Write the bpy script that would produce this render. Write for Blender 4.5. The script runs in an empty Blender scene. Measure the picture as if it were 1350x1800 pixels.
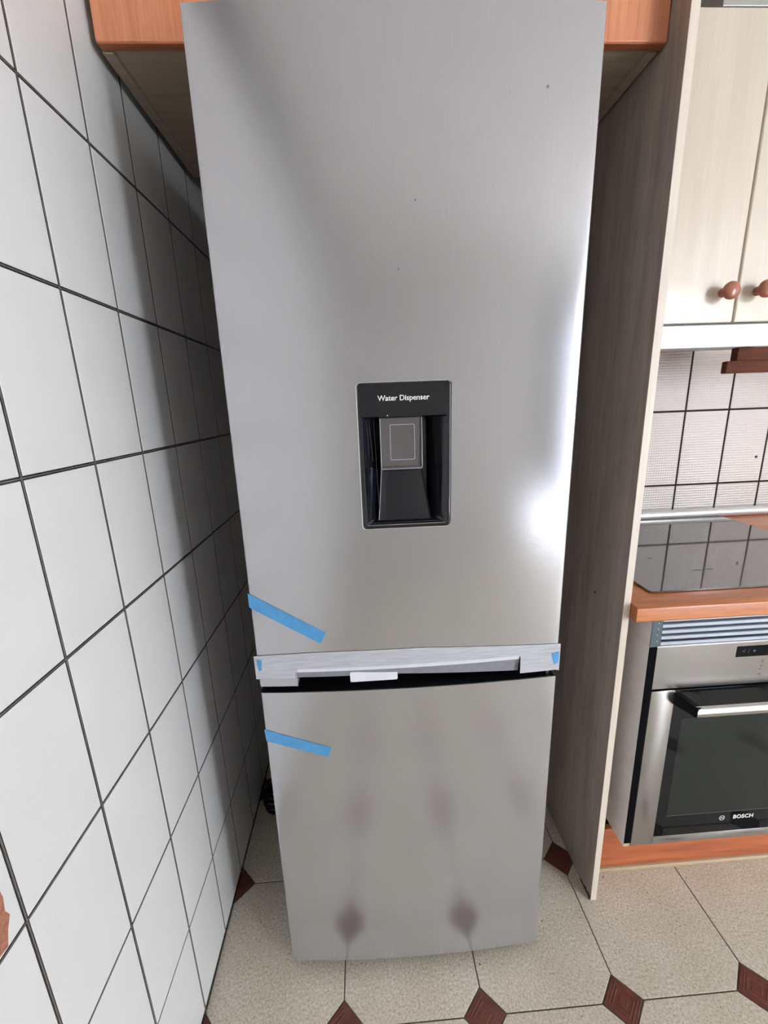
import bpy, bmesh, math, random
from mathutils import Vector, Matrix
random.seed(7)
S = bpy.context.scene
COL = S.collection

# ------------------------------------------------------------------ camera
cam_d = bpy.data.cameras.new('camera')
cam = bpy.data.objects.new('camera', cam_d); COL.objects.link(cam)
Rr = Vector((0.9979566, -0.0534072, -0.0350743))     # right
Rd = Vector((-0.0470204, -0.2421800, -0.9690913))    # down
Rf = Vector((0.0432621, 0.9687603, -0.2441964))      # forward
m = Matrix((Rr, -Rd, -Rf)).transposed().to_4x4()
m.translation = Vector((0.41739, -1.13169, 1.32970))
cam.matrix_world = m
cam_d.sensor_fit = 'HORIZONTAL'; cam_d.sensor_width = 36.0
cam_d.lens = 745.04 / 1350 * 36.0
cam_d.clip_start = 0.02
S.camera = cam

# ------------------------------------------------------------------ light
SKY = 31.5
w = bpy.data.worlds.new('world'); S.world = w; w.use_nodes = True
bg = w.node_tree.nodes['Background']
bg.inputs[0].default_value = (0.875, 0.94, 1.02, 1); bg.inputs[1].default_value = SKY
WIN1 = (2.42, 3.84, 0.08, 2.25)      # opening in the rear wall: x0 x1 z0 z1
WIN2 = (-2.15, -1.10, 0.80, 2.20)    # opening in the right wall: y0 y1 z0 z1
RX, RY, RZ = 3.9, -3.3, 2.45         # right wall, rear wall, ceiling
def portal(name, loc, rot, sx, sy):
    l = bpy.data.lights.new(name, 'AREA'); l.shape = 'RECTANGLE'; l.size = sx; l.size_y = sy
    l.cycles.is_portal = True
    o = bpy.data.objects.new(name, l); COL.objects.link(o); o.location = loc; o.rotation_euler = rot
portal('window_portal_light', ((WIN1[0]+WIN1[1])/2, RY-.06, (WIN1[2]+WIN1[3])/2), (math.pi/2, 0, 0), WIN1[1]-WIN1[0], WIN1[3]-WIN1[2])
portal('window_portal_light', (RX+.06, (WIN2[0]+WIN2[1])/2, (WIN2[2]+WIN2[3])/2), (math.pi/2, 0, math.pi/2), WIN2[1]-WIN2[0], WIN2[3]-WIN2[2])
S.view_settings.view_transform = 'Standard'; S.view_settings.look = 'None'
S.view_settings.exposure = 0.0; S.view_settings.gamma = 1.0
S.view_settings.use_curve_mapping = False

# ------------------------------------------------------------------ materials
def srgb(r, g, b):
    f = lambda c: ((c/255+.055)/1.055)**2.4 if c > 10 else c/255/12.92
    return (f(r), f(g), f(b), 1)
class NT:
    def __init__(s, name):
        s.m = bpy.data.materials.new(name); s.m.use_nodes = True
        s.t = s.m.node_tree; s.b = s.t.nodes['Principled BSDF']
        s.g = s.t.nodes.new('ShaderNodeNewGeometry')
    def n(s, kind, **kw):
        o = s.t.nodes.new(kind)
        for k, v in kw.items(): setattr(o, k, v)
        return o
    def l(s, a, b): s.t.links.new(a, b)
    def pos(s, sc=(1, 1, 1)):
        v = s.n('ShaderNodeVectorMath', operation='MULTIPLY'); s.l(s.g.outputs['Position'], v.inputs[0])
        v.inputs[1].default_value = sc; return v.outputs[0]
    def noise(s, sc, scale, detail=3, rough=.55):
        t = s.n('ShaderNodeTexNoise'); s.l(s.pos(sc), t.inputs['Vector'])
        t.inputs['Scale'].default_value = scale; t.inputs['Detail'].default_value = detail
        t.inputs['Roughness'].default_value = rough; return t.outputs['Fac']
    def ramp(s, fac, stops):
        r = s.n('ShaderNodeValToRGB'); s.l(fac, r.inputs[0])
        e = r.color_ramp.elements
        while len(e) < len(stops): e.new(.5)
        for i, (p, c) in enumerate(stops): e[i].position = p; e[i].color = c
        return r.outputs[0]
    def bump(s, h, strength, dist):
        b = s.n('ShaderNodeBump'); s.l(h, b.inputs['Height'])
        b.inputs['Strength'].default_value = strength; b.inputs['Distance'].default_value = dist
        s.l(b.outputs[0], s.b.inputs['Normal'])
    def math(s, op, a, b=None):
        o = s.n('ShaderNodeMath', operation=op)
        for i, v in enumerate((a, b)):
            if v is None: continue
            if isinstance(v, (int, float)): o.inputs[i].default_value = v
            else: s.l(v, o.inputs[i])
        return o.outputs[0]
    def set(s, **kw):
        for k, v in kw.items(): s.b.inputs[k.replace('_', ' ')].default_value = v
        return s
def plain(name, c, rough=.5, metal=0, ior=1.45, var=.04, nscale=40, coat=0):
    t = NT(name); t.set(Roughness=rough, Metallic=metal, IOR=ior)
    if coat: t.b.inputs['Coat Weight'].default_value = coat; t.b.inputs['Coat Roughness'].default_value = .08
    k = lambda f: tuple(min(1, x*f) for x in c[:3])+(1,)
    t.l(t.ramp(t.noise((1, 1, 1), nscale), [(.3, k(1-var)), (.7, k(1+var))]), t.b.inputs['Base Color'])
    return t.m
def wood(name, c0, c1, c2, axis, rough=.4, coat=0, scale=9, stretch=14):
    t = NT(name); t.set(Roughness=rough)
    sc = [stretch]*3; sc[axis] = 1.0
    n1 = t.noise(tuple(sc), scale*.35, 4, .6); n2 = t.noise(tuple(v*4 if i != axis else v*1.5 for i, v in enumerate(sc)), scale, 3, .6)
    mix = t.math('ADD', t.math('MULTIPLY', n1, .65), t.math('MULTIPLY', n2, .35))
    t.l(t.ramp(mix, [(.36, c0), (.5, c1), (.64, c2)]), t.b.inputs['Base Color'])
    t.bump(mix, .08, .001)
    if coat: t.b.inputs['Coat Weight'].default_value = coat; t.b.inputs['Coat Roughness'].default_value = .12
    return t.m

def tile_mat(name, c, rough, u, v, pu, pv, strength):
    """glazed tile with a fine woven relief on its face; u and v: axes of the relief"""
    t = NT(name); t.set(Roughness=rough)
    k = lambda f: tuple(x*f for x in c[:3])+(1,)
    t.l(t.ramp(t.noise((1, 1, 1), 5), [(.3, k(.975)), (.7, k(1.02))]), t.b.inputs['Base Color'])
    sep = t.n('ShaderNodeSeparateXYZ'); t.l(t.g.outputs['Position'], sep.inputs[0])
    a = t.math('SINE', t.math('MULTIPLY', sep.outputs[u], 6.2832/pu))
    b = t.math('SINE', t.math('MULTIPLY', sep.outputs[v], 6.2832/pv))
    t.bump(t.math('ADD', t.math('MULTIPLY', a, .4), b), strength, .0006)
    return t.m
M = {}
M['tile_left'] = tile_mat('white_satin_tile', srgb(222, 221, 220), .42, 1, 2, .009, .0055, .10)
M['tile_back'] = tile_mat('cream_relief_tile', srgb(207, 198, 192), .12, 0, 2, .009, .009, .9)
M['grout_black'] = plain('black_grout', (.030, .025, .025, 1), .22, var=.3, nscale=200)
M['plaster'] = plain('painted_plaster', srgb(240, 237, 232), .8)
M['room_wall'] = plain('pale_room_wall', srgb(216, 214, 212), .7)
t = NT('light_blocker_cloth'); t.set(Roughness=.9)
tr = t.n('ShaderNodeBsdfTranslucent'); tr.inputs[0].default_value = (.016, .016, .016, 1)
t.l(tr.outputs[0], t.t.nodes['Material Output'].inputs['Surface'])
M['blocker_cloth'] = t.m  # nearly opaque cloth of the added light-blocking screen
t = NT('light_diffuser_cloth'); tr = t.n('ShaderNodeBsdfTranslucent'); tr.inputs[0].default_value = (.35, .34, .33, 1)
t.l(tr.outputs[0], t.t.nodes['Material Output'].inputs['Surface'])
M['diffuser'] = t.m  # cloth of the added sheet that dims the right window
M['grout_floor'] = plain('floor_grout', srgb(86, 78, 68), .9, var=.4, nscale=60)
# speckled floor tile
t = NT('speckled_stone_tile'); t.set(Roughness=.38)
n1 = t.noise((1, 1, 1), 190, 4, .8); n2 = t.noise((1, 1, 1), 9, 3)
c1 = t.ramp(n1, [(.30, srgb(132, 118, 100)), (.43, srgb(198, 188, 171)), (.56, srgb(216, 208, 193)), (.70, srgb(240, 235, 224))])
c2 = t.ramp(n2, [(.3, (.90, .88, .84, 1)), (.7, (1, 1, 1, 1))])
mx = t.n('ShaderNodeMix', data_type='RGBA', blend_type='MULTIPLY'); mx.inputs[0].default_value = 1
t.l(c1, mx.inputs[6]); t.l(c2, mx.inputs[7])
# sparse dark scuffs
sp = t.ramp(t.noise((1, 1, 1), 55, 2, .4), [(.225, (.3, .27, .25, 1)), (.24, (1, 1, 1, 1))])
mx2 = t.n('ShaderNodeMix', data_type='RGBA', blend_type='MULTIPLY'); mx2.inputs[0].default_value = 1
t.l(mx.outputs[2], mx2.inputs[6]); t.l(sp, mx2.inputs[7]); t.l(mx2.outputs[2], t.b.inputs['Base Color'])
M['floor_tile'] = t.m
M['diamond'] = plain('red_brown_clay', srgb(104, 56, 46), .42, var=.22, nscale=45)
# steel-look fridge paint
def metal_mix(name, gloss, diff, rough, nsc, nscale):
    # a sheet-metal finish: blurred mirror coat over a grey base
    t = NT(name); t.t.nodes.remove(t.b)
    g_ = t.n('ShaderNodeBsdfAnisotropic', distribution='BECKMANN'); g_.inputs['Roughness'].default_value = rough; g_.inputs['Anisotropy'].default_value = 0
    d_ = t.n('ShaderNodeBsdfDiffuse'); a_ = t.n('ShaderNodeAddShader')
    k = lambda c, f: tuple(x*f for x in c)+(1,)
    nz = t.noise(nsc, nscale, 2)
    t.l(t.ramp(nz, [(.3, k(gloss, .97)), (.7, k(gloss, 1.03))]), g_.inputs[0]); t.l(t.ramp(nz, [(.3, k(diff, .98)), (.7, k(diff, 1.02))]), d_.inputs[0])
    t.l(g_.outputs[0], a_.inputs[0]); t.l(d_.outputs[0], a_.inputs[1]); t.l(a_.outputs[0], t.t.nodes['Material Output'].inputs['Surface'])
    return t.m
M['steel'] = metal_mix('silver_steel_finish', (.42, .415, .44), (.117, .115, .119), .225, (60, 60, 1.2), 22)
M['fridge_side'] = plain('grey_painted_steel', srgb(120, 120, 122), .4)
M['gloss_black'] = plain('gloss_black_plastic', (.008, .009, .013, 1), .06, ior=1.55)
M['matt_black'] = plain('matt_black_plastic', (.006, .006, .008, 1), .35, ior=1.25)
M['dark_gap'] = plain('dark_cavity', (.004, .004, .005, 1), .6, ior=1.1)
M['chrome'] = plain('bright_trim', srgb(225, 225, 228), .2, .9)
M['letter'] = plain('white_print', srgb(225, 225, 225), .5)
M['blue_tape'] = plain('blue_adhesive_tape', srgb(82, 152, 205), .38, var=.08, nscale=60)
t = NT('milky_film'); t.set(Roughness=.42)
t.l(t.ramp(t.noise((3, 1, 60), 8, 3), [(.35, srgb(176, 177, 184)), (.65, srgb(196, 197, 203))]), t.b.inputs['Base Color'])
t.bump(t.noise((2.5, 1, 40), 6, 3), .5, .002)
M['film'] = t.m
M['film_shaded'] = plain('shaded_film', srgb(140, 140, 150), .45, var=.08, nscale=90)  # darker copy of the film, recess shade put into its colour
M['foam'] = plain('white_foam', srgb(225, 226, 234), .5)
M['cherry_v'] = wood('orange_cherry_laminate', srgb(196, 120, 84), srgb(218, 140, 101), srgb(230, 155, 114), 2, .33, .3)
M['cherry_edge'] = wood('cherry_edge', srgb(150, 84, 56), srgb(172, 100, 68), srgb(190, 116, 80), 0, .4)
M['plinth'] = wood('orange_plinth_laminate', srgb(150, 78, 44), srgb(178, 96, 58), srgb(192, 110, 68), 0, .4)
M['worktop'] = wood('varnished_beech', srgb(164, 88, 38), srgb(184, 104, 48), srgb(198, 120, 60), 0, .34, .15)
M['beige_x'] = wood('beige_laminate_across', srgb(160, 142, 122), srgb(171, 153, 132), srgb(182, 163, 142), 0, .45)
M['panel'] = wood('limed_wood_laminate', srgb(152, 137, 126), srgb(170, 155, 143), srgb(186, 170, 157), 2, .5, scale=7, stretch=10)
M['panel_edge'] = wood('limed_edge_band', srgb(208, 194, 180), srgb(218, 205, 191), srgb(226, 213, 200), 2, .45)
M['door_beige'] = wood('cream_limed_door', srgb(198, 185, 169), srgb(203, 190, 174), srgb(208, 196, 181), 2, .25, .3, scale=5)
M['white_lam'] = plain('white_laminate', srgb(238, 233, 230), .45)
M['raw_board'] = plain('raw_chipboard', srgb(198, 178, 150), .8, var=.2, nscale=300)
M['white_metal'] = plain('white_enamel', srgb(236, 236, 238), .2)
M['knob'] = wood('red_brown_wood', srgb(138, 78, 56), srgb(158, 93, 68), srgb(172, 106, 80), 1, .3, .4)
M['shelf_wood'] = wood('reddish_brown_wood', srgb(78, 38, 22), srgb(94, 48, 29), srgb(108, 58, 36), 0, .9)
M['galv'] = plain('galvanised_metal', srgb(176, 174, 172), .4, .6)
M['rail'] = plain('satin_aluminium', srgb(214, 212, 213), .25, .45)
M['oven_steel'] = metal_mix('brushed_oven_steel', (.38, .37, .365), (.035, .034, .034), .26, (1, 60, 60), 14)
M['oven_glass'] = plain('black_oven_glass', (.004, .005, .006, 1), .05, ior=1.26)
M['oven_steel_dimmed'] = metal_mix('darkened_oven_steel', (.235, .22, .213), (.03, .028, .027), .26, (1, 60, 60), 14)  # oven steel darkened for the panel in place of a dimmer reflection
M['display_glass'] = plain('display_glass', (.003, .003, .004, 1), .06, ior=1.15)
M['oven_window'] = plain('oven_window_glass', (.017, .021, .018, 1), .08, ior=1.26)
t = NT('glossy_hob_glass'); t.set(Roughness=.05, IOR=2.3)
t.l(t.ramp(t.noise((1, 1, 1), 30), [(.3, (.075, .068, .065, 1)), (.7, (.088, .08, .076, 1))]), t.b.inputs['Base Color'])
M['hob'] = t.m
M['scuff'] = plain('dark_scuff', (.03, .025, .022, 1), .6)
M['alu_slat'] = plain('blue_grey_aluminium', srgb(168, 176, 190), .35, .1)
M['grille_back'] = plain('grey_grille_steel', srgb(84, 96, 104), .5, .3)
M['terracotta'] = plain('exposed_terracotta', srgb(166, 112, 88), .9, var=.25, nscale=160)
M['cable'] = plain('black_cable', (.012, .012, .02, 1), .4)
M['grille_dark'] = plain('dark_grille_recess', srgb(96, 108, 118), .5)
M['brown_trim'] = plain('beige_floor_trim', srgb(176, 152, 120), .5)

# ------------------------------------------------------------------ helpers
def link_mesh(name, bm, mat, parent=None, smooth=None):
    me = bpy.data.meshes.new(name)
    bmesh.ops.recalc_face_normals(bm, faces=bm.faces[:])
    bm.to_mesh(me); bm.free()
    me.materials.append(M[mat])
    if smooth is not None:
        me.shade_smooth(); me.set_sharp_from_angle(angle=math.radians(smooth))
    o = bpy.data.objects.new(name, me); COL.objects.link(o)
    if parent: o.parent = parent
    return o
def add_box(bm, x0, x1, y0, y1, z0, z1, bev=0, seg=2):
    r = bmesh.ops.create_cube(bm, size=1)
    vs = r['verts']
    bmesh.ops.transform(bm, matrix=Matrix.Translation(((x0+x1)/2, (y0+y1)/2, (z0+z1)/2)) @ Matrix.Diagonal((x1-x0, y1-y0, z1-z0, 1)), verts=vs)
    if bev:
        es = list({e for v in vs for e in v.link_edges})
        bmesh.ops.bevel(bm, geom=es, offset=bev, segments=seg, profile=.5, affect='EDGES')
def box(name, mat, x0, x1, y0, y1, z0, z1, parent=None, bev=.0008, seg=2):
    bm = bmesh.new(); add_box(bm, x0, x1, y0, y1, z0, z1, bev, seg)
    return link_mesh(name, bm, mat, parent, None)
def add_prism(bm, pts, axis, a, b):
    """closed outline pts (2D) in the plane across `axis`, extruded from a to b"""
    def P(p, t):
        return {0: (t, p[0], p[1]), 1: (p[0], t, p[1]), 2: (p[0], p[1], t)}[axis]
    va = [bm.verts.new(P(p, a)) for p in pts]; vb = [bm.verts.new(P(p, b)) for p in pts]
    n = len(pts)
    bm.faces.new(va); bm.faces.new(vb[::-1])
    for i in range(n): bm.faces.new((va[i], vb[i], vb[(i+1) % n], va[(i+1) % n]))
def prism(name, mat, pts, axis, a, b, parent=None, smooth=20):
    bm = bmesh.new(); add_prism(bm, pts, axis, a, b); return link_mesh(name, bm, mat, parent, smooth)
def add_tube(bm, path, r, n=12, caps=True):
    rings = []
    P = [Vector(p) for p in path]
    for i, p in enumerate(P):
        d = (P[min(i+1, len(P)-1)]-P[max(i-1, 0)]).normalized()
        a = d.orthogonal() if i == 0 else rings_a - d*rings_a.dot(d)
        a.normalize(); rings_a = a
        b = d.cross(a)
        rr = r[i] if isinstance(r, (list, tuple)) else r
        rings.append([bm.verts.new(p+(a*math.cos(k*2*math.pi/n)+b*math.sin(k*2*math.pi/n))*rr) for k in range(n)])
    for A, B in zip(rings, rings[1:]):
        for k in range(n): bm.faces.new((A[k], A[(k+1) % n], B[(k+1) % n], B[k]))
    if caps: bm.faces.new(rings[0][::-1]); bm.faces.new(rings[-1])
def tube(name, mat, path, r, n=12, parent=None):
    bm = bmesh.new(); add_tube(bm, path, r, n); return link_mesh(name, bm, mat, parent, 50)
def rrect(x0, x1, z0, z1, r, n=5):
    pts = []
    for cx, cz, a0 in ((x1-r, z1-r, 0), (x0+r, z1-r, 90), (x0+r, z0+r, 180), (x1-r, z0+r, 270)):
        for k in range(n+1):
            a = math.radians(a0+90*k/n); pts.append((cx+r*math.cos(a), cz+r*math.sin(a)))
    return pts
def thing(name, label, cat, loc=(0, 0, 0), group=None):
    o = bpy.data.objects.new(name, None); COL.objects.link(o); o.location = loc
    o.empty_display_size = .05
    o['label'] = label; o['category'] = cat
    if group: o['group'] = group
    return o
def adopt(root):
    """parts are written in room coordinates: shift them so they stay put under a moved root"""
    for ch in root.children: ch.location = ch.location - root.location
def tag(o, label, cat, group=None):
    o['label'] = label; o['category'] = cat
    if group: o['group'] = group
    return o
def copy_obj(o, loc, parent):
    c = o.copy(); COL.objects.link(c); c.parent = parent; c.location = loc; return c
def text_mesh(name, s, size, mat, loc, parent, extrude=.0002, rot=(math.pi/2, 0, 0), bold=0.0, spacing=1.0, shear=0.0):
    cu = bpy.data.curves.new(name, 'FONT'); cu.body = s; cu.size = size; cu.extrude = extrude
    cu.align_x = 'CENTER'; cu.align_y = 'CENTER'; cu.offset = bold; cu.space_character = spacing; cu.shear = shear
    tmp = bpy.data.objects.new(name+'_tmp', cu); COL.objects.link(tmp)
    dg = bpy.context.evaluated_depsgraph_get(); dg.update()
    me = bpy.data.meshes.new_from_object(tmp.evaluated_get(dg))
    bpy.data.objects.remove(tmp); bpy.data.curves.remove(cu)
    me.materials.clear(); me.materials.append(M[mat])
    o = bpy.data.objects.new(name, me); COL.objects.link(o); o.location = loc; o.rotation_euler = rot; o.parent = parent
    return o
def structure(o): o['kind'] = 'structure'; return o

# ------------------------------------------------------------------ setting: floor
YB = .352                                   # face of the back wall tiles
floor = structure(box('floor', 'grout_floor', -.1, RX+.1, RY-.1, .45, -.06, -.0022, bev=0))
TP, DX0, DY0, DH = .3165, -.0015, -.4985, .0465   # pitch, a diamond's centre, its half diagonal
def octagon_bm():
    g = .0014; h = TP/2-g; c = DH+g*.4
    pts = [(-h, -h+c), (-h+c, -h), (h-c, -h), (h, -h+c), (h, h-c), (h-c, h), (-h+c, h), (-h, h-c)]
    bm = bmesh.new()
    e = .0009
    k = (h-e)/h
    lo_ = [bm.verts.new((x, y, -.003)) for x, y in pts]; mi = [bm.verts.new((x, y, -.0006)) for x, y in pts]
    hi = [bm.verts.new((x*k, y*k, 0)) for x, y in pts]
    for A, B in ((lo_, mi), (mi, hi)):
        for i in range(8): bm.faces.new((A[i], A[(i+1) % 8], B[(i+1) % 8], B[i]))
    bm.faces.new(hi); return bm
def diamond_bm():
    bm = bmesh.new(); prev = None
    # raised rings of the pressed pattern
    for f, z in ((1, -.003), (1, -.0008), (.965, -.0002), (.80, -.0002), (.77, .0003), (.73, .0003), (.70, -.0003), (.60, -.0003), (.57, .0003), (.53, .0003), (.50, -.0003), (.30, -.0003), (.26, .0004), (.0, .0004)):
        d = (DH-.0012)*f
        ring = [bm.verts.new(p) for p in ((d, 0, z), (0, d, z), (-d, 0, z), (0, -d, z))] if f > 0 else [bm.verts.new((0, 0, z))]
        if prev:
            for i in range(4):
                if len(ring) == 1: bm.faces.new((prev[i], prev[(i+1) % 4], ring[0]))
                else: bm.faces.new((prev[i], prev[(i+1) % 4], ring[(i+1) % 4], ring[i]))
        prev = ring
    return bm
def clip(bm, x=None, y=None):
    """cut a tile off at the wall planes"""
    if x is not None: bmesh.ops.bisect_plane(bm, geom=bm.verts[:]+bm.edges[:]+bm.faces[:], plane_co=(x, 0, 0), plane_no=(-1, 0, 0), clear_outer=True)
    if y is not None: bmesh.ops.bisect_plane(bm, geom=bm.verts[:]+bm.edges[:]+bm.faces[:], plane_co=(0, y, 0), plane_no=(0, 1, 0), clear_outer=True)
    return bm
oct0 = link_mesh('tile', octagon_bm(), 'floor_tile', floor)
dia0 = link_mesh('diamond_tile', diamond_bm(), 'diamond', floor, 20)
dia_half = link_mesh('diamond_tile', clip(diamond_bm(), x=.0015-DX0*0), 'diamond', floor, 20)
first = {'o': True, 'd': True, 'h': True}
def put(src, key, loc):
    if first[key]: first[key] = False; src.location = loc; return
    copy_obj(src, loc, floor)
for i in range(0, 13):
    for j in range(-9, 4):
        cx, cy = DX0+i*TP, DY0+j*TP
        if RY-.02 < cy < .25+TP*.5:
            if cy < .22:
                if i == 0: put(dia_half, 'h', (cx, cy, random.uniform(-.0003, .0002)))
                elif cx < RX: put(dia0, 'd', (cx, cy, random.uniform(-.0003, .0002)))
            ox, oy = cx+TP/2, cy-TP/2
            if oy > RY-.05 and ox < RX+.05 and oy+TP/2 < YB+.03:
                put(oct0, 'o', (ox, oy, random.uniform(-.0004, 0)))
# cut tiles of the last row against the back wall
for i in range(0, 12):
    cx, cy = DX0+i*TP+TP/2, DY0+2*TP+TP/2
    if i == 0:
        last = link_mesh('tile', clip(octagon_bm(), y=YB-cy-.001), 'floor_tile', floor); last.location = (cx, cy, -.0002)
    else: copy_obj(last, (cx, cy, -.0002), floor)

# ------------------------------------------------------------------ setting: walls
def tile_bm(wd, ht, th=.002, e=.0008):
    """tile lying in XZ, face towards -Y at y=0, origin at its lower left corner"""
    bm = bmesh.new()
    back = [bm.verts.new((x, th, z)) for x, z in ((0, 0), (wd, 0), (wd, ht), (0, ht))]
    mid = [bm.verts.new((x, e*.8, z)) for x, z in ((0, 0), (wd, 0), (wd, ht), (0, ht))]
    fr = [bm.verts.new((x, 0, z)) for x, z in ((e, e), (wd-e, e), (wd-e, ht-e), (e, ht-e))]
    for A, B in ((back, mid), (mid, fr)):
        for i in range(4): bm.faces.new((A[i], A[(i+1) % 4], B[(i+1) % 4], B[i]))
    bm.faces.new(fr); return bm
G = .0056                                     # joint width
wall_left = structure(box('wall_left', 'grout_black', -.1, -.0008, RY-.1, .45, -.06, RZ, bev=0))
GY0, GPY, GZ0, GPZ = -.4476, .1486, 1.7570, .2494
protos = {}
def wall_tile(parent, mat, wd, ht, loc, rz):
    key = (parent.name, round(wd, 4), round(ht, 4))
    if key in protos: o = copy_obj(protos[key], loc, parent)
    else:
        o = link_mesh('tile', tile_bm(wd, ht), mat, parent, 20); protos[key] = o; o.location = loc
    o.rotation_euler = (random.uniform(-.0006, .0006), 0, rz+random.uniform(-.0012, .0012))
    return o
# columns run along y; the tile's local x maps to world y (rotation +90 degrees about z: face looks to +x)
for k in range(-20, 6):
    y0 = GY0+k*GPY; y1 = min(y0+GPY, YB)
    if y0 < RY: y0 = RY
    for q in range(-2, 8):
        z1 = GZ0-q*GPZ; z0 = z1-GPZ
        z0 = max(z0, 0); z1 = min(z1, RZ)
        if z1-z0 < .02 or y1-y0 < .02: continue
        wall_tile(wall_left, 'tile_left', y1-y0-G, z1-z0-(G if z0 > 0 else G/2), (0, y0+G/2, z0+(G/2 if z0 > 0 else 0)), math.pi/2)
# raised bars along the joint middles, grey for the grout's gloss highlight
bm = bmesh.new()
def highlight_bar(y0, y1, z0, z1):
    add_prism(bm, [(y0, z0), (y1, z0), (y1, z1), (y0, z1)], 0, -.0009, -.0001)
for q in range(-2, 7):
    zc = GZ0-q*GPZ
    if 0 < zc < RZ: highlight_bar(RY, YB, zc-.0007, zc+.0007)
for k in range(-19, 6):
    yc = GY0+k*GPY; highlight_bar(yc-.0008, yc+.0008, 0, RZ)
M['grout_highlight'] = plain('grey_grout_highlight', srgb(112, 104, 102), .3, var=.25, nscale=90)
link_mesh('grout_highlight', bm, 'grout_highlight', wall_left)
# chipped glaze on one tile near the camera
bm = bmesh.new()
ch = [(-.775, .838), (-.768, .829), (-.763, .836), (-.7615, .822), (-.764, .805), (-.7605, .795), (-.767, .782), (-.772, .765), (-.790, .768), (-.797, .790), (-.792, .815)]
vs = [bm.verts.new((.0004, y, z)) for y, z in ch]; f = bm.faces.new(vs)
r = bmesh.ops.extrude_face_region(bm, geom=[f]); bmesh.ops.translate(bm, vec=(.0005, 0, 0), verts=[v for v in r['geom'] if isinstance(v, bmesh.types.BMVert)])
o = link_mesh('chipped_patch', bm, 'terracotta', wall_left); o['label'] = 'terracotta patch where the white glaze has chipped off'

M['grout_matt'] = plain('matt_brown_black_grout', (.030, .022, .020, 1), .8, ior=1.2, var=.2, nscale=200)
wall_back = structure(box('wall_back', 'grout_matt', -.1, RX+.1, YB+.0008, .50, -.06, RZ, bev=0))
BX, BZ = 1.5655, 1.006
xs = [0]+[BX+k*.1605 for k in range(-9, 7)]
zs = [0]+[BZ+k*.266 for k in range(-3, 6)]+[RZ]
xs = [x for x in xs if x >= 0]+[RX]
for a, b in zip(xs, xs[1:]):
    for c, d in zip(zs, zs[1:]):
        if b-a < .02 or d-c < .02: continue
        wall_tile(wall_back, 'tile_back', b-a-.0068, d-c-.0068, (a+.0034, YB, c+.0034), 0)
# small dark plug mark on one splashback tile
o = box('wall_plug', 'scuff', 1.853, 1.862, YB-.002, YB+.001, 1.094, 1.103, wall_back, bev=.002); o['label'] = 'small dark wall plug in a tile'

# right and rear walls with their window openings
def wall_with_hole(name, mat, axis, at, thick, a0, a1, h0, h1):
    bm = bmesh.new()
    lo_, hi = (at, at+thick) if thick > 0 else (at+thick, at)
    A0, A1 = (RY-.1, .45) if axis == 0 else (-.1, RX+.1)
    for (p, q, r_, s_) in ((A0, a0, -.06, RZ), (a1, A1, -.06, RZ), (a0, a1, -.06, h0), (a0, a1, h1, RZ)):
        if axis == 0: add_box(bm, lo_, hi, p, q, r_, s_)
        else: add_box(bm, p, q, lo_, hi, r_, s_)
    return structure(link_mesh(name, bm, mat))
wall_right = wall_with_hole('wall_right', 'room_wall', 0, RX, .12, *WIN2)
wall_rear = wall_with_hole('wall_rear', 'room_wall', 1, RY, -.12, *WIN1)
ceiling = structure(box('ceiling', 'plaster', -.1, RX+.1, RY-.1, .45, RZ, RZ+.08, bev=0))
def win_frame(name, axis, at, a0, a1, h0, h1):
    bm = bmesh.new(); t_ = .045; d0, d1 = at-.02, at+.02
    bars = [(a0, a0+t_, h0, h1), (a1-t_, a1, h0, h1), (a0+t_, a1-t_, h0, h0+t_), (a0+t_, a1-t_, h1-t_, h1)]
    for p, q, r_, s_ in bars:
        if axis == 0: add_box(bm, d0, d1, p, q, r_, s_, .003)
        else: add_box(bm, p, q, d0, d1, r_, s_, .003)
    return structure(link_mesh(name, bm, 'white_metal'))
win_frame('window_1', 1, RY-.07, *WIN1)
win_frame('window_2', 0, RX+.07, *WIN2)
# balcony window: added unseen screen blocks its left leaf, shaping the fridge highlight
bm = bmesh.new()
for q in ((WIN1[0]-.02, 3.12, .34, WIN1[3]+.02), (2.60, 3.12, .04, .34)):
    add_box(bm, q[0], q[1], RY+.002, RY+.010, q[2], q[3])
b3 = link_mesh('light_blocker', bm, 'blocker_cloth')
tag(b3, 'added unseen screen blocking light at the left of the rear window', 'curtain')
b2 = box('light_diffuser', 'diffuser', RX+.034, RX+.035, WIN2[0]+.03, WIN2[1]-.03, WIN2[2]+.02, WIN2[3]-.02, None, bev=0)  # added out of view to dim and soften the right window's light
tag(b2, 'white net curtain added over the unseen right window to dim and soften its light', 'curtain')

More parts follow.
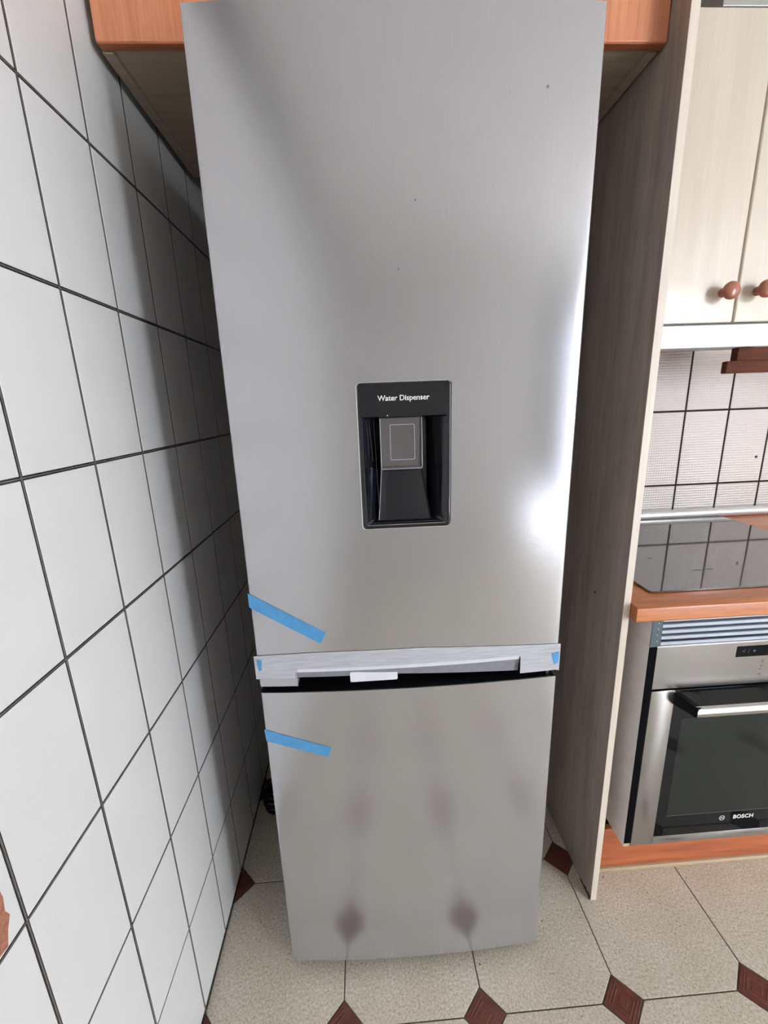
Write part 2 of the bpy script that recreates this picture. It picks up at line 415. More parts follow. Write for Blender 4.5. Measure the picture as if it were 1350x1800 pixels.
# ------------------------------------------------------------------ fridge
FX0, FX1, FY, SAG = .190, .7875, -.389, .0115
XC, HW = (FX0+FX1)/2, (FX1-FX0)/2
def bow(x):
    t_ = (x-XC)/HW
    return FY-SAG*(1-t_*t_)-.010*(x-FX0)
fridge = thing('fridge', 'tall silver fridge freezer with bowed doors and a black water dispenser', 'fridge', (XC, -.1, 0))
def lean(z): return .0055*(z-.03)/1.84      # the cabinet leans a hair to the right
def door(name, z0, z1, holes=(), notch=None):
    bm = bmesh.new(); r = .0045; D = .062
    xs_ = [FX0+r+(FX1-FX0-2*r)*k/44 for k in range(45)]
    for h in holes: xs_ += [h[0], h[1]]
    if notch: xs_ += [notch[0], notch[1]]
    xs_ = sorted(set(round(x, 6) for x in xs_))
    prof = [(FX0, bow(FX0)+D)]
    for k in range(6):
        a = math.radians(180+90*k/6); prof.append((FX0+r+r*math.cos(a), bow(FX0+r)+r+r*math.sin(a)))
    s = len(prof)
    prof += [(x, bow(x)) for x in xs_]; e_ = len(prof)
    for k in range(1, 7):
        a = math.radians(270+90*k/6); prof.append((FX1-r+r*math.cos(a), bow(FX1-r)+r+r*math.sin(a)))
    prof.append((FX1, bow(FX1)+D))
    zr = {z0, z1, z0+.003, z1-.003}
    for h in holes: zr |= {h[2], h[3]}
    if notch: zr.add(notch[2])
    zr |= {z0+(z1-z0)*k/6 for k in range(1, 6)}
    zl = sorted(zr)
    V = {}
    for i, (x, y) in enumerate(prof):
        for j_, z in enumerate(zl):
            V[i, j_] = bm.verts.new((x+lean(z), y, z))
    def inside(i, j_):
        if i < s or i+1 >= e_: return False
        xm = (prof[i][0]+prof[i+1][0])/2; zm = (zl[j_]+zl[j_+1])/2
        return any(h[0] < xm < h[1] and h[2] < zm < h[3] for h in list(holes)+([(notch[0], notch[1], -1, notch[2])] if notch else []))
    for i in range(len(prof)-1):
        for j_ in range(len(zl)-1):
            if not inside(i, j_): bm.faces.new((V[i, j_], V[i+1, j_], V[i+1, j_+1], V[i, j_+1]))
    # rims of the openings, back and caps
    bm.edges.ensure_lookup_table()
    yb = FY+D-.010*.3
    rim = [ed for ed in bm.edges if len(ed.link_faces) == 1 and all(v in [V[i, q] for i in range(s, e_) for q in range(len(zl))] for v in ed.verts)
           and not all(abs(v.co.z-z1) < 1e-6 for v in ed.verts) and not all(abs(v.co.z-z0) < 1e-6 for v in ed.verts)]
    ex = bmesh.ops.extrude_edge_only(bm, edges=rim)
    for v in ex['geom']:
        if isinstance(v, bmesh.types.BMVert): v.co.y = yb-.008 if (notch and v.co.z <= notch[2]+1e-5) else FY+.035
    for zc in (z0, z1):
        for i in range(len(prof)-1):
            if zc == z0 and notch and s <= i < e_-1 and notch[0] < (prof[i][0]+prof[i+1][0])/2 < notch[1]: continue
            a, b = prof[i], prof[i+1]; ln = lean(zc)
            if abs(a[0]-b[0]) < 1e-7: continue
            bm.faces.new([bm.verts.new(p) for p in ((a[0]+ln, a[1], zc), (b[0]+ln, b[1], zc), (b[0]+ln, FY+D-.003, zc), (a[0]+ln, FY+D-.003, zc))])
    bmesh.ops.remove_doubles(bm, verts=bm.verts[:], dist=1e-6)
    o = link_mesh(name, bm, 'steel', fridge, 30)
    return o
DZ = (.414, .566, 1.1225, 1.3635)               # dispenser opening
upper = door('upper_door', .798, 1.871, [DZ], (.266, .711, .838))
lower = door('lower_door', .036, .783)
box('body', 'fridge_side', FX0+.004, FX1-.002, FY+.066, .195, .025, 1.862, fridge, bev=.003)
# door gasket and black caps seen in the gap
def cap(name, z0, z1, inset, parent, mat='matt_black', y1=-.335):
    bm = bmesh.new()
    pts = [(FX0+inset+k*(FX1-FX0-2*inset)/24 for k in range(25))]
    xs_ = list(pts[0]); out = [(x, bow(x)+inset) for x in xs_]+[(xs_[-1], y1), (xs_[0], y1)]
    add_prism(bm, out, 2, z0, z1); return link_mesh(name, bm, mat, parent, 30)
cap('top_cap', .7815, .7842, .0022, lower)
cap('base_cap', .0335, .0365, .002, lower)
box('recess_liner', 'dark_gap', .235, .745, -.338, -.325, .783, .86, upper, bev=0)
box('gap_gasket', 'matt_black', FX0+.012, FX1-.012, -.345, -.325, .7842, .7978, fridge, bev=0)
box('kickplate', 'matt_black', FX0+.02, FX1-.02, FY+.05, FY+.065, .012, .036, fridge, bev=.001)
for fx in (FX0+.05, FX1-.05):
    for fy in (FY+.09, .15):
        tube('foot', 'matt_black', [(fx, fy, 0), (fx, fy, .026)], .018, 12, fridge)
box('hinge_cover', 'matt_black', FX1-.075, FX1-.01, FY+.02, FY+.10, 1.863, 1.876, fridge, bev=.003)
tube('hinge_pin', 'chrome', [(FX1-.012, bow(FX1)+.014, .7842), (FX1-.012, bow(FX1)+.014, .7978)], .004, 10, fridge)
# tiny dents on the upper door
for (dx, dz, rr) in ((.710, 1.769, .0024), (.514, 1.627, .0016), (.486, 1.534, .0014)):
    bm = bmesh.new(); bmesh.ops.create_uvsphere(bm, u_segments=10, v_segments=6, radius=rr)
    bmesh.ops.scale(bm, vec=(1, .3, 1), verts=bm.verts[:]); bmesh.ops.translate(bm, vec=(dx, bow(dx), dz), verts=bm.verts[:])
    link_mesh('dent', bm, 'fridge_side', upper, 60)

# water dispenser: bezel, bowl, chute, lever, lettering
yF = lambda x: bow(x)+lean(1.2)*0
disp = box('water_dispenser', 'gloss_black', .420, .560, FY+.032, FY+.040, 1.128, 1.352, fridge, bev=.001)
disp['label'] = 'glossy black water dispenser niche'
def loft(name, mat, rings, parent, smooth=45, close=True):
    bm = bmesh.new(); R_ = [[bm.verts.new(p) for p in ring] for ring in rings]
    n = len(R_[0])
    for A, B in zip(R_, R_[1:]):
        for i in range(n): bm.faces.new((A[i], A[(i+1) % n], B[(i+1) % n], B[i]))
    if close: bm.faces.new(R_[-1])
    return link_mesh(name, bm, mat, parent, smooth)
BXa, BXb, BZa, BZb = .4115, .5685, 1.1155, 1.3665
def ring3(x0, x1, z0, z1, r, y):       # y: function of x
    return [(p[0], y(p[0]), p[1]) for p in rrect(x0, x1, z0, z1, r)]
# silver outline then black bezel
loft('silver_trim', 'chrome', [ring3(BXa-.0012, BXb-.0004, BZa-.0012, BZb+.0006, .0075, lambda x: bow(x)+.001),
      ring3(BXa-.0012, BXb-.0004, BZa-.0012, BZb+.0006, .0075, lambda x: bow(x)-.0009),
      ring3(BXa+.0004, BXb-.0002, BZa+.0004, BZb-.0002, .0065, lambda x: bow(x)-.0012),
      ring3(BXa+.003, BXb-.003, BZa+.003, BZb-.003, .0055, lambda x: bow(x)+.002)], disp, close=False)
OX0, OX1, OZ0, OZ1 = .4185, .5615, 1.1215, 1.3105      # niche mouth
yb_ = lambda x: bow(x)-.0016
rings = [ring3(BXa+.0006, BXb-.0006, BZa+.0006, BZb-.0006, .0068, lambda x: bow(x)+.003),
         ring3(BXa+.0006, BXb-.0006, BZa+.0006, BZb-.0006, .0068, lambda x: bow(x)-.0012),
         ring3(BXa+.0016, BXb-.0016, BZa+.0016, BZb-.0016, .006, yb_),
         ring3(OX0-.0012, OX1+.0012, OZ0-.0012, OZ1+.0005, .004, yb_),
         ring3(OX0, OX1, OZ0, OZ1, .003, lambda x: bow(x)-.0006)]
# concave bowl walls going back
for f, ins in ((.15, .006), (.35, .014), (.55, .0205), (.75, .025), (.92, .0275), (1, .0285)):
    rings.append(ring3(OX0+ins, OX1-ins, OZ0+ins*.45, OZ1-.001, .004+.006*f, lambda x, f=f: bow(x)*(1-f)+(FY+.031)*f))
loft('bezel', 'gloss_black', rings, disp, 38)
# header plate of the lettering: slightly proud
loft('header_plate', 'gloss_black', [ring3(BXa+.0025, BXb-.0025, OZ1+.001, BZb-.0025, .004, lambda x: bow(x)-.0010), ring3(BXa+.0025, BXb-.0025, OZ1+.001, BZb-.0025, .004, lambda x: bow(x)-.0021)], disp)
text_mesh('lettering', 'Water Dispenser', .0122, 'letter', (.489, bow(.489)-.0025, 1.3405), disp, rot=(math.pi/2, 0, -.011), bold=.0002, spacing=1.0)
# trapezoid chute: front face flares downward, sides run back
bm = bmesh.new()
zt, zb = 1.232, 1.1265
fr = [(.4505, -.3800, zt), (.5185, -.3800, zt), (.5345, -.3915, zb), (.4415, -.3915, zb)]
bk = [(.4555, -.3585, zt), (.5135, -.3585, zt), (.5385, -.3585, zb), (.4375, -.3585, zb)]
va = [bm.verts.new(p) for p in fr]; vb = [bm.verts.new(p) for p in bk]
bm.faces.new(va); bm.faces.new(vb[::-1])
for i in range(4): bm.faces.new((va[i], vb[i], vb[(i+1) % 4], va[(i+1) % 4]))
bmesh.ops.bevel(bm, geom=bm.edges[:], offset=.0012, segments=3, profile=.5, affect='EDGES')
link_mesh('chute', bm, 'gloss_black', disp, 40)
M['ridge'] = plain('pale_ridge', srgb(150, 150, 165), .15)
tube('chute_edge_line', 'ridge', [(.4500, -.3812, 1.229), (.4412, -.3925, 1.129)], .0009, 6, disp)  # white highlight on the chute's left edge, drawn as a pale bead
tube('chute_edge_line', 'matt_black', [(.5190, -.3812, 1.229), (.5350, -.3925, 1.129)], .0009, 6, disp)
# drip tray lip
box('drip_lip', 'gloss_black', OX0+.008, OX1-.008, -.3975, -.372, 1.1185, 1.1255, disp, bev=.0015)
# translucent lever
t = NT('smoky_clear_plastic'); t.set(Roughness=.12, IOR=1.46)
t.b.inputs['Transmission Weight'].default_value = .35
t.b.inputs['Base Color'].default_value = srgb(118, 113, 112)
M['lever'] = t.m
lev = box('lever', 'lever', .4495, .5195, -.3935, -.3915, 1.2235, 1.3085, disp, bev=.0008)
lev['label'] = 'smoky translucent push lever'
prism('lever_flange', 'lever', [(-.3945, 1.308), (-.372, 1.308), (-.380, 1.222), (-.3975, 1.222)], 0, .4480, .4500, lev)
prism('lever_flange', 'lever', [(-.3945, 1.308), (-.372, 1.308), (-.380, 1.222), (-.3975, 1.222)], 0, .5190, .5210, lev)
box('lever_foot', 'lever', .4495, .5195, -.3985, -.3905, 1.2205, 1.2245, lev, bev=.0008)
bm = bmesh.new()
a, b = rrect(.465, .5085, 1.236, 1.2975, .003), rrect(.4665, .507, 1.2375, 1.296, .002)
n = len(a); va = [bm.verts.new((p[0], -.3943, p[1])) for p in a]; vb = [bm.verts.new((p[0], -.3943, p[1])) for p in b]
vc = [bm.verts.new((p[0], -.3930, p[1])) for p in a]
for i in range(n):
    bm.faces.new((va[i], va[(i+1) % n], vb[(i+1) % n], vb[i])); bm.faces.new((va[i], vc[i], vc[(i+1) % n], va[(i+1) % n]))
link_mesh('embossed_frame', bm, 'ridge', lev)
for ex in (.4487, .5202): tube('lever_edge', 'ridge', [(ex, -.3950, 1.308), (ex, -.3978, 1.2225)], .0009, 8, lev)
tube('lever_edge', 'ridge', [(.4495, -.3990, 1.2212), (.5195, -.3990, 1.2212)], .0008, 8, lev)
bm = bmesh.new(); bmesh.ops.create_uvsphere(bm, u_segments=10, v_segments=8, radius=.0016)
bmesh.ops.translate(bm, vec=(.4615, -.4035, 1.3125), verts=bm.verts[:]); link_mesh('water_drop', bm, 'chrome', disp, 60)
for i_, (px, z0_, z1_) in enumerate(((.4315, 1.235, 1.306), (.4395, 1.150, 1.306))):
    tube('niche_rib', 'gloss_black', [(px-.002+.0006*i_, -.392, z1_), (px+.001, -.390, (z0_+z1_)/2), (px+.003, -.391, z0_)], .0009, 6, disp)
adopt(fridge)

# --- adhesive strips and film on the doors (sheets that follow the bow)
def sheet(name, mat, cols, off, parent=None, th=.0004):
    """cols: list of (x, zlow, zhigh)"""
    bm = bmesh.new(); A, B = [], []
    for x, zl_, zh in cols:
        n_ = 5
        A.append([bm.verts.new((x, bow(min(max(x, FX0), FX1))-off-th, zl_+(zh-zl_)*k/n_)) for k in range(n_+1)])
        B.append([bm.verts.new((x, bow(min(max(x, FX0), FX1))-off, zl_+(zh-zl_)*k/n_)) for k in range(n_+1)])
    for i in range(len(A)-1):
        for k in range(n_):
            bm.faces.new((A[i][k], A[i+1][k], A[i+1][k+1], A[i][k+1])); bm.faces.new((B[i][k], B[i][k+1], B[i+1][k+1], B[i+1][k]))
        bm.faces.new((A[i][0], B[i][0], B[i+1][0], A[i+1][0])); bm.faces.new((A[i][n_], A[i+1][n_], B[i+1][n_], B[i][n_]))
    for i in (0, len(A)-1):
        for k in range(n_): bm.faces.new((A[i][k], A[i][k+1], B[i][k+1], B[i][k]))
    return link_mesh(name, bm, mat, parent, 40)
def strip(name, mat, p00, p01, p10, p11, off, n=12, th=.0003):
    """slanting tape: (x,z) corners left-top, left-bottom, right-top, right-bottom"""
    bm = bmesh.new(); L = []
    for k in range(n+1):
        t_ = k/n; row = []
        for s_ in (0, .5, 1):
            a = Vector(p00).lerp(Vector(p10), t_); b = Vector(p01).lerp(Vector(p11), t_); p = a.lerp(b, s_)
            wob = .0004*math.sin(t_*17+s_*3) if 0 < k < n else 0
            row.append((p.x, bow(max(p.x, FX0))-off-abs(wob), p.y))
        L.append(row)
    F = [[bm.verts.new((q[0], q[1]-th, q[2])) for q in row] for row in L]
    B = [[bm.verts.new(q) for q in row] for row in L]
    for i in range(n):
        for k in range(2):
            bm.faces.new((F[i][k], F[i][k+1], F[i+1][k+1], F[i+1][k])); bm.faces.new((B[i][k], B[i+1][k], B[i+1][k+1], B[i][k+1]))
        for k in (0, 2): bm.faces.new((F[i][k], F[i+1][k], B[i+1][k], B[i][k]))
    for i in (0, n):
        for k in range(2): bm.faces.new((F[i][k], B[i][k], B[i][k+1], F[i][k+1]))
    return link_mesh(name, bm, mat, None, 40)
tag(strip('adhesive_tape', 'blue_tape', (.1905, .999), (.1905, .970), (.331, .913), (.319, .891), .0002), 'longer blue tape strip slanting down across the upper fridge door', 'tape', 'blue tape strips on the fridge')
tag(strip('adhesive_tape', 'blue_tape', (.1905, .698), (.192, .670), (.324, .651), (.317, .629), .0002), 'blue tape strip slanting across the top of the lower fridge door', 'tape', 'blue tape strips on the fridge')
fx = [.1875, .192, .20, .22, .2650, .2656, .268, .272, .30, .34, .391, .45, .512, .57, .636, .68, .703, .708, .7108, .7114, .74, .76, .785, .793]
def ztop(x):
    T = [(.1875, .8665), (.248, .870), (.314, .872), (.391, .8725), (.512, .8725), (.636, .866), (.793, .857)]
    for (a, za), (b, zb_) in zip(T, T[1:]):
        if x <= b: return za+(zb_-za)*(x-a)/(b-a)
    return .857
def zbot(x):
    if x < .2655: return .8165
    if x > .7112: return .799-.002*(x > .785)
    c = .834+.004*(x > .6)
    if x < .272: return c-.004+.004*min(1, (x-.2655)/.005)
    if x > .703: return .840-.004*min(1, (x-.703)/.008)**2
    return .8365+(x-.272)*.006
film = sheet('protective_film', 'film', [(x, zbot(x), ztop(x)) for x in fx], .0012)
tag(film, 'creased milky protective film strip across the bottom of the upper fridge door', 'film')
def flat_sheet(name, mat, pts, parent, th=.0004):
    """pts: list of (x, y_low, z_low, y_high, z_high)"""
    bm = bmesh.new()
    F = [[bm.verts.new((x, yl-th, zl_)), bm.verts.new((x, yh-th, zh))] for x, yl, zl_, yh, zh in pts]
    B = [[bm.verts.new((x, yl, zl_)), bm.verts.new((x, yh, zh))] for x, yl, zl_, yh, zh in pts]
    for i in range(len(pts)-1):
        bm.faces.new((F[i][0], F[i+1][0], F[i+1][1], F[i][1])); bm.faces.new((B[i][0], B[i][1], B[i+1][1], B[i+1][0]))
        for k in (0, 1): bm.faces.new((F[i][k], B[i][k], B[i+1][k], F[i+1][k]))
    return link_mesh(name, bm, mat, parent, 40)
band = flat_sheet('folded_lip', 'foam', [(x, bow(x)+.0030, .8270+.004*(x-.27), bow(x)-.0008, .8368+.006*(x-.27)) for x in [.2672+k*.01478 for k in range(31)]], film)  # lit folded edge of the film, its brightness put into a paler colour
def zl(x): return .8175 if x < .47 else .8175-(x-.47)*.052
flap = flat_sheet('sagging_fold', 'film_shaded', [(x, bow(x)+.010, zl(x)-.0065, bow(x)+.0036, .8275+.004*(x-.27)) for x in [.2672+k*.01478 for k in range(31)]], film)
o = flat_sheet('crease_ridge', 'film', [(x, bow(x)-.0016, .850+.055*(x-.2), bow(x)-.0016, .8512+.055*(x-.2)) for x in [.2+k*.02 for k in range(12)]], film)
# blue bits at both ends
tag(strip('adhesive_tape', 'blue_tape', (.1925, .860), (.1945, .834), (.2025, .859), (.2005, .836), .0018, 4), 'small blue tape scrap at the left end of the milky film', 'tape', 'blue tape scraps on the film')
tag(strip('adhesive_tape', 'blue_tape', (.7745, .837), (.781, .813), (.7905, .840), (.7905, .815), .0018, 4), 'small blue tape scrap at the right end of the milky film', 'tape', 'blue tape scraps on the film')
bm = bmesh.new(); add_prism(bm, rrect(.3715, .4655, .7995, .8215, .003), 1, -.3955, -.3945)
tag(link_mesh('foam_tab', bm, 'foam', None, 40), 'white tab hanging below the film into the dark handle recess', 'tab')

# ------------------------------------------------------------------ cable in the corner behind the fridge
pts = []
for k in range(90):
    a = k*.28; rr = .052+.004*math.sin(k*.9)
    pts.append((.078+rr*math.cos(a)*1.0, .065+rr*math.sin(a)*.9, .008+k*.0009))
pts += [(.14, .10, .10), (.16, .17, .14), (.165, .210, .2), (.17, .215, .4)]
c_ = tube('power_cable', 'cable', pts, .0055, 8)
tag(c_, 'dark power cable coiled on the floor in the corner behind the fridge', 'cable')

# ------------------------------------------------------------------ cabinet over the fridge
bridge = thing('wall_cabinet', 'orange wooden wall cabinet hanging over the fridge', 'cabinet', (.49, -.05, 1.92))
Z0, Z1 = 1.9235, 2.38
box('side', 'beige_x', .012, .030, -.230, .170, Z0-.004, Z1, bridge)
box('side', 'beige_x', .955, .973, -.230, .170, Z0-.004, Z1, bridge)
box('bottom', 'beige_x', .030, .955, -.229, .170, Z0, Z0+.018, bridge)
box('top', 'beige_x', .030, .955, -.229, .170, Z1-.018, Z1, bridge)
box('back', 'beige_x', .012, .973, .170, .176, Z0, Z1, bridge)
for a, b in ((.013, .4905), (.4935, .977)):
    d_ = box('door', 'cherry_v', a, b, -.2505, -.2315, Z0-.002, Z1-.003, bridge, bev=.0025)
    box('edge_band', 'cherry_edge', a+.002, b-.002, -.2485, -.2330, Z0-.0035, Z0-.0016, d_, bev=.0003)
adopt(bridge)

# ------------------------------------------------------------------ tall panel
panel = thing('tall_panel', 'tall limed wood side panel standing on the floor between fridge and oven', 'panel', (.987, 0, 0))
box('board', 'panel', .979, .9945, -.2985, YB-.001, 0.0015, 2.40, panel, bev=.0006)
box('edge_band', 'panel_edge', .979, .9948, -.2995, -.2985, .003, 2.399, panel, bev=.0003)
for (hy, hz) in ((-.184, .859),):
    bm = bmesh.new(); bmesh.ops.create_uvsphere(bm, u_segments=12, v_segments=8, radius=.004)
    bmesh.ops.scale(bm, vec=(.2, .8, 1.2), verts=bm.verts[:]); bmesh.ops.translate(bm, vec=(.979, hy, hz), verts=bm.verts[:])
    link_mesh('screw_hole', bm, 'scuff', panel, 60)
# crumbled edge at the foot
bm = bmesh.new()
chp = [(-.297, .0005), (-.297, .012), (-.29, .016), (-.282, .010), (-.27, .013), (-.262, .006), (-.25, .008), (-.24, .0005)]
add_prism(bm, chp, 0, .9784, .9793); o = link_mesh('chipped_foot', bm, 'scuff', panel)
adopt(panel)

# ------------------------------------------------------------------ upper cabinet right
uc = thing('wall_cabinet', 'cream limed wall cabinet with two doors and round wooden knobs above the extractor', 'cabinet', (1.3, .08, 1.49))
UY = -.09; UZ0, UZ1 = 1.4905, 2.088
box('side', 'panel_edge', .996, 1.012, UY+.02, YB-.002, UZ0, UZ1, uc)
box('side', 'panel_edge', 1.604, 1.620, UY+.02, YB-.002, UZ0, UZ1, uc)
box('bottom', 'white_lam', 1.012, 1.604, UY+.02, YB-.002, UZ0, UZ0+.016, uc)
box('top', 'white_lam', 1.012, 1.604, UY+.02, YB-.002, UZ1-.016, UZ1, uc)
def knob(x, z, y, parent):
    prof = [(0, .0095), (.004, .0105), (.008, .0085), (.012, .0080), (.016, .0105), (.019, .0155), (.023, .0188), (.027, .0196), (.031, .0185), (.0345, .0145), (.0365, .008), (.037, .0001)]
    bm = bmesh.new(); N = 24; R_ = []
    for d, r_ in prof: R_.append([bm.verts.new((x+r_*math.cos(2*math.pi*k/N), y-d, z+r_*math.sin(2*math.pi*k/N))) for k in range(N)])
    for A, B in zip(R_, R_[1:]):
        for k in range(N): bm.faces.new((A[k], A[(k+1) % N], B[(k+1) % N], B[k]))
    bm.faces.new(R_[0])
    return link_mesh('knob', bm, 'knob', parent, 60)
d1 = box('door', 'door_beige', .9965, 1.3085, UY, UY+.019, UZ0+.001, UZ1, uc, bev=.004, seg=4)
d2 = box('door', 'door_beige', 1.3115, 1.6195, UY, UY+.019, UZ0+.001, UZ1, uc, bev=.004, seg=4)
knob(1.2725, 1.5555, UY, d1); knob(1.3565, 1.5575, UY, d2)
adopt(uc)
hood = thing('extractor_hood', 'white extractor hood slotted under the cream wall cabinet', 'hood', (1.3, .08, 1.43))
box('front_band', 'white_metal', .9965, 1.6195, UY-.004, UY+.012, 1.4365, 1.4865, hood, bev=.0015)
box('casing', 'galv', 1.000, 1.6165, UY+.013, .2455, 1.462, 1.4895, hood, bev=.001)
adopt(hood)
vb_ = thing('vent_box', 'grey metal vent box on top of the cream wall cabinet', 'vent box', (1.5, .05, 2.088))
box('casing', 'galv', 1.190, 1.75, UY+.004, .20, 2.0885, 2.30, vb_, bev=.002)
box('flange', 'galv', 1.187, 1.753, UY, UY+.004, 2.0885, 2.096, vb_, bev=.0008)
adopt(vb_)
# wooden shelf on the tiles under the hood
sh = thing('wall_shelf', 'reddish brown wooden shelf on the tiled wall under the extractor hood', 'shelf', (1.8, .2, 1.38))
box('front_lip', 'shelf_wood', 1.5090, 2.15, .140, .160, 1.3855, 1.4205, sh, bev=.003)
box('back_board', 'shelf_wood', 1.556, 2.15, .1605, .186, 1.400, 1.4605, sh, bev=.002)
box('bracket', 'shelf_wood', 1.98, 2.00, .1865, YB-.001, 1.400, 1.4605, sh, bev=.002)
adopt(sh)

# ------------------------------------------------------------------ worktop, hob, rail
wt = thing('worktop', 'varnished orange-brown wooden worktop over the oven', 'worktop', (1.7, 0, .849))
box('top_board', 'worktop', .9955, 2.30, -.3005, YB-.001, .849, .885, wt, bev=.0008)
prism('front_strip', 'worktop', [(-.3012, .8850), (-.316, .8850), (-.3215, .8815), (-.3225, .876), (-.3225, .853), (-.3205, .849), (-.3012, .849)], 0, .9960, 2.30, wt)
adopt(wt)
hob = thing('hob', 'glossy dark glass hob set on the wooden worktop, reflecting the tiles', 'hob', (1.4, 0, .885))
prism('glass', 'hob', rrect(1.066, 1.724, -.2590, .3130, .009), 2, .8865, .8905, hob)
prism('seal', 'matt_black', rrect(1.069, 1.721, -.2560, .3100, .008), 2, .885, .8866, hob)
for (sx, sy, lx) in ((1.262, -.155, .018), (1.295, -.152, .012), (1.20, -.06, .008)):
    prism('stain', 'scuff', [(sx-lx, sy), (sx-lx*.3, sy+.0022), (sx+lx*.5, sy+.001), (sx+lx, sy-.0015), (sx+lx*.1, sy-.002)], 2, .8904, .8907, hob)
adopt(hob)
rail = tube('worktop_rail', 'rail', [(.997, .3310, .9010), (2.29, .3310, .9010)], .0172, 16)
rail.location = (0, 0, 0)
tag(rail, 'round satin white sealing rail where the tiled wall meets the worktop', 'rail')

# ------------------------------------------------------------------ oven housing, plinth, oven
hs = thing('oven_housing', 'white base cabinet carcass holding the oven under the worktop', 'cabinet', (1.36, 0, .15))
s1 = box('side', 'white_lam', 1.045, 1.0605, -.3065, .235, .194, .8485, hs)
box('edge_band', 'raw_board', 1.0452, 1.0603, -.3072, -.3066, .1945, .206, hs, bev=0)
box('side', 'white_lam', 1.6595, 1.675, -.3065, .235, .194, .8485, hs)
box('bottom', 'white_lam', 1.0606, 1.6594, -.270, .235, .1765+.0175, .1925+.003, hs)
box('back', 'white_lam', 1.045, 1.675, .2352, .2402, .194, .8485, hs)
for lx in (1.08, 1.64):
    for ly in (-.17, .18): tube('leg', 'matt_black', [(lx, ly, .0005), (lx, ly, .1945)], .014, 10, hs)
adopt(hs)
pl = thing('plinth', 'orange wood plinth board with a beige floor strip beneath the oven', 'plinth', (1.8, -.22, 0))
box('board', 'plinth', .9965, 2.30, -.225, -.209, .011, .150, pl)
prism('floor_strip', 'brown_trim', [(-.2335, .0005), (-.2335, .006), (-.230, .0105), (-.2255, .0115), (-.209, .0115), (-.209, .0005)], 0, .9965, 2.30, pl)
adopt(pl)

oven = thing('oven', 'built-in stainless steel oven with black glass door under the worktop', 'oven', (1.36, -.1, .20))
OY = -.310
OXa, OXb = 1.0625, 1.657
box('side_flange', 'dark_gap', 1.0448, 1.0615, -.3095, -.3075, .2075, .7765, oven, bev=.0004)
box('body', 'matt_black', 1.066, 1.654, -.288, .20, .203, .775, oven, bev=.001)
# control panel
cp = prism('control_panel', 'oven_steel_dimmed', [(OY+.020, .6655), (OY+.0012, .6655), (OY, .667), (OY, .7755), (OY+.002, .7785), (OY+.020, .7785)], 0, OXa, OXb, oven)
prism('display', 'display_glass', rrect(1.252, 1.468, .739, .766, .0008), 1, OY-.0006, OY+.001, cp)
M['dim_print'] = plain('dim_grey_print', (.05, .05, .06, 1), .5)
text_mesh('lettering', '<', .016, 'dim_print', (1.2685, OY-.0008, .7525), cp)
text_mesh('lettering', '/', .014, 'dim_print', (1.281, OY-.0008, .7525), cp)
bm = bmesh.new(); bmesh.ops.create_circle(bm, cap_ends=True, radius=.0032, segments=14)
bmesh.ops.rotate(bm, matrix=Matrix.Rotation(math.pi/2, 3, 'X'), verts=bm.verts[:]); bmesh.ops.translate(bm, vec=(1.2945, OY-.0008, .753), verts=bm.verts[:])
link_mesh('touch_symbol', bm, 'dim_print', cp)
M['grey_print'] = plain('grey_print', srgb(92, 86, 84), .5)
for q, (zz) in enumerate((.728, .722, .712, .704, .6905)):
    box('panel_print', 'grey_print', 1.318-.001*q, 1.3205+(.0018 if q != 3 else -.001), OY-.0003, OY+.0005, zz-.0016, zz+.0012, cp, bev=0)
# door
dr = thing_door = None
bm = bmesh.new()
GX0, GX1, GZb, GZt = 1.1205, 1.5990, .2230, .6605
for x0, x1, z0, z1 in ((OXa, GX0, .199, .6605), (GX1, OXb, .199, .6605), (GX0, GX1, .199, GZb)):
    add_box(bm, x0, x1, OY, OY+.004, z0, z1, .0008)
dr = link_mesh('door', bm, 'oven_steel', oven, 40); dr['label'] = 'oven door with steel border and black glass'
box('inner_frame', 'matt_black', OXa+.002, OXb-.002, OY+.0042, OY+.020, .200, .6600, dr, bev=.001)
box('glass', 'oven_glass', GX0-.002, GX1+.002, OY+.0008, OY+.0040, GZb-.002, .6600, dr, bev=.0003)
prism('window', 'oven_window', rrect(1.1465, 1.573, .2885, .5800, .004), 1, OY+.0005, OY+.0012, dr)
box('glass_line', 'grey_print', 1.1475, 1.572, OY+.0002, OY+.0010, .2865, .2877, dr, bev=0)
hd = prism('handle', 'oven_steel', [(-.350, .6195), (-.3565, .6225), (-.3585, .632), (-.3565, .6435), (-.350, .6465), (-.3455, .640), (-.3455, .626)], 0, 1.1395, 1.5805, dr)
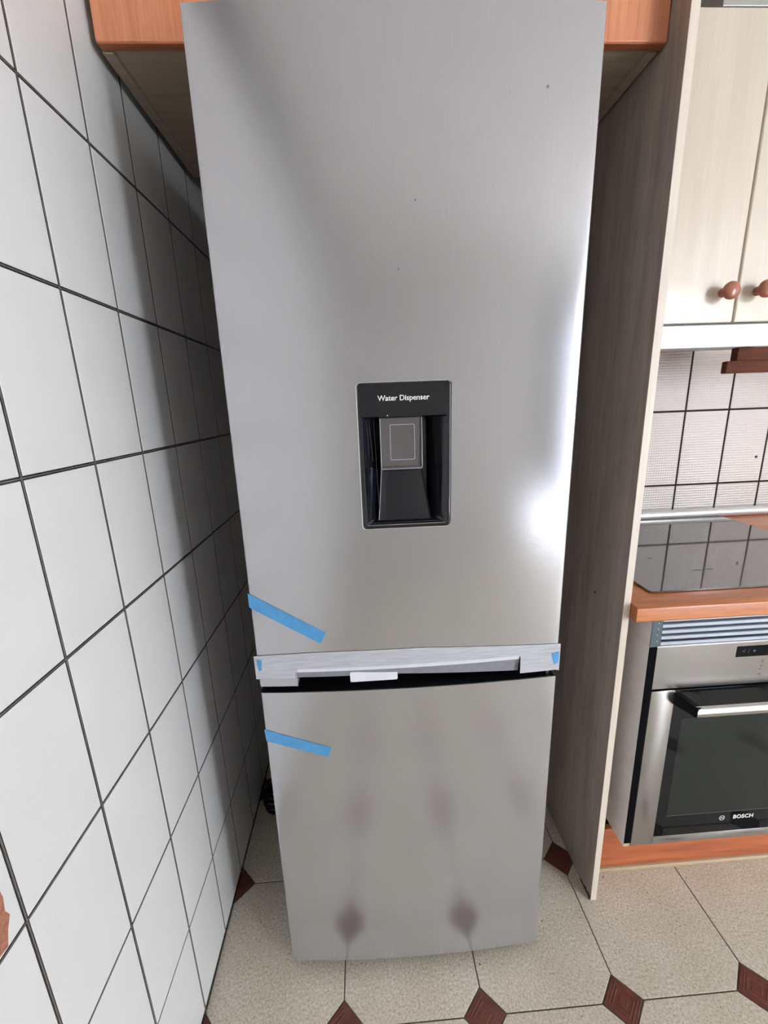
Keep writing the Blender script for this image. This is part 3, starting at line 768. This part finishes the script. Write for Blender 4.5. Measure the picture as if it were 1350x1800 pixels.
for a, b in ((1.1205, 1.1395), (1.5805, 1.5995)):
    # black bracket arms from the door to the bar ends
    xa, xb = (a, b) if a < 1.3 else (b, a)
    bm = bmesh.new()
    P1 = [(xa, OY+.001, .622), (xa, OY+.001, .6545), (xb, -.3575, .6450), (xb, -.3575, .6215)]
    va = [bm.verts.new(p) for p in P1]; vb2 = [bm.verts.new((p[0]+(.012 if a < 1.3 else -.012), p[1]+.004, p[2])) for p in P1]
    bm.faces.new(va); bm.faces.new(vb2[::-1])
    for i in range(4): bm.faces.new((va[i], vb2[i], vb2[(i+1) % 4], va[(i+1) % 4]))
    link_mesh('handle_bracket', bm, 'matt_black', dr, 30)
text_mesh('brand_lettering', 'BOSCH', .0160, 'letter', (1.3545, OY-.0000, .2675), dr, bold=.0004, spacing=1.08)
bm = bmesh.new(); N = 24
for r0, r1 in ((.0076, .0064),):
    A = [bm.verts.new((1.298+r0*math.cos(2*math.pi*k/N), OY+.0002, .2670+r0*math.sin(2*math.pi*k/N))) for k in range(N)]
    B = [bm.verts.new((1.298+r1*math.cos(2*math.pi*k/N), OY+.0002, .2670+r1*math.sin(2*math.pi*k/N))) for k in range(N)]
    for k in range(N): bm.faces.new((A[k], A[(k+1) % N], B[(k+1) % N], B[k]))
add_box(bm, 1.2945, 1.2955, OY, OY+.0004, .2625, .2715); add_box(bm, 1.3005, 1.3015, OY, OY+.0004, .2625, .2715); add_box(bm, 1.2955, 1.3005, OY, OY+.0004, .2665, .2675)
link_mesh('brand_emblem', bm, 'letter', dr)
adopt(oven)

# ventilation grille between oven and worktop
gr = thing('vent_grille', 'pale metal ventilation grille of horizontal slats between oven and worktop', 'grille', (1.36, -.3, .78))
box('backing', 'grille_dark', 1.0615, 1.658, -.292, -.290, .7795, .8480, gr, bev=0)
side = box('end_bracket', 'grille_back', 1.0448, 1.0685, -.3085, -.3068, .7775, .8480, gr, bev=.0004)
for q in range(4):
    bm = bmesh.new(); bmesh.ops.create_uvsphere(bm, u_segments=8, v_segments=6, radius=.0016)
    bmesh.ops.translate(bm, vec=(1.0585, -.3088, .7925+q*.0148), verts=bm.verts[:]); link_mesh('rivet', bm, 'chrome', gr, 60)
for q in range(5):
    zc = .7835+q*.0147
    prism('slat', 'alu_slat', [(-.3065, zc-.0036), (-.3085, zc-.0030), (-.3080, zc+.0038), (-.3060, zc+.0044)], 0, 1.0695, 1.657, gr, 20)
adopt(gr)
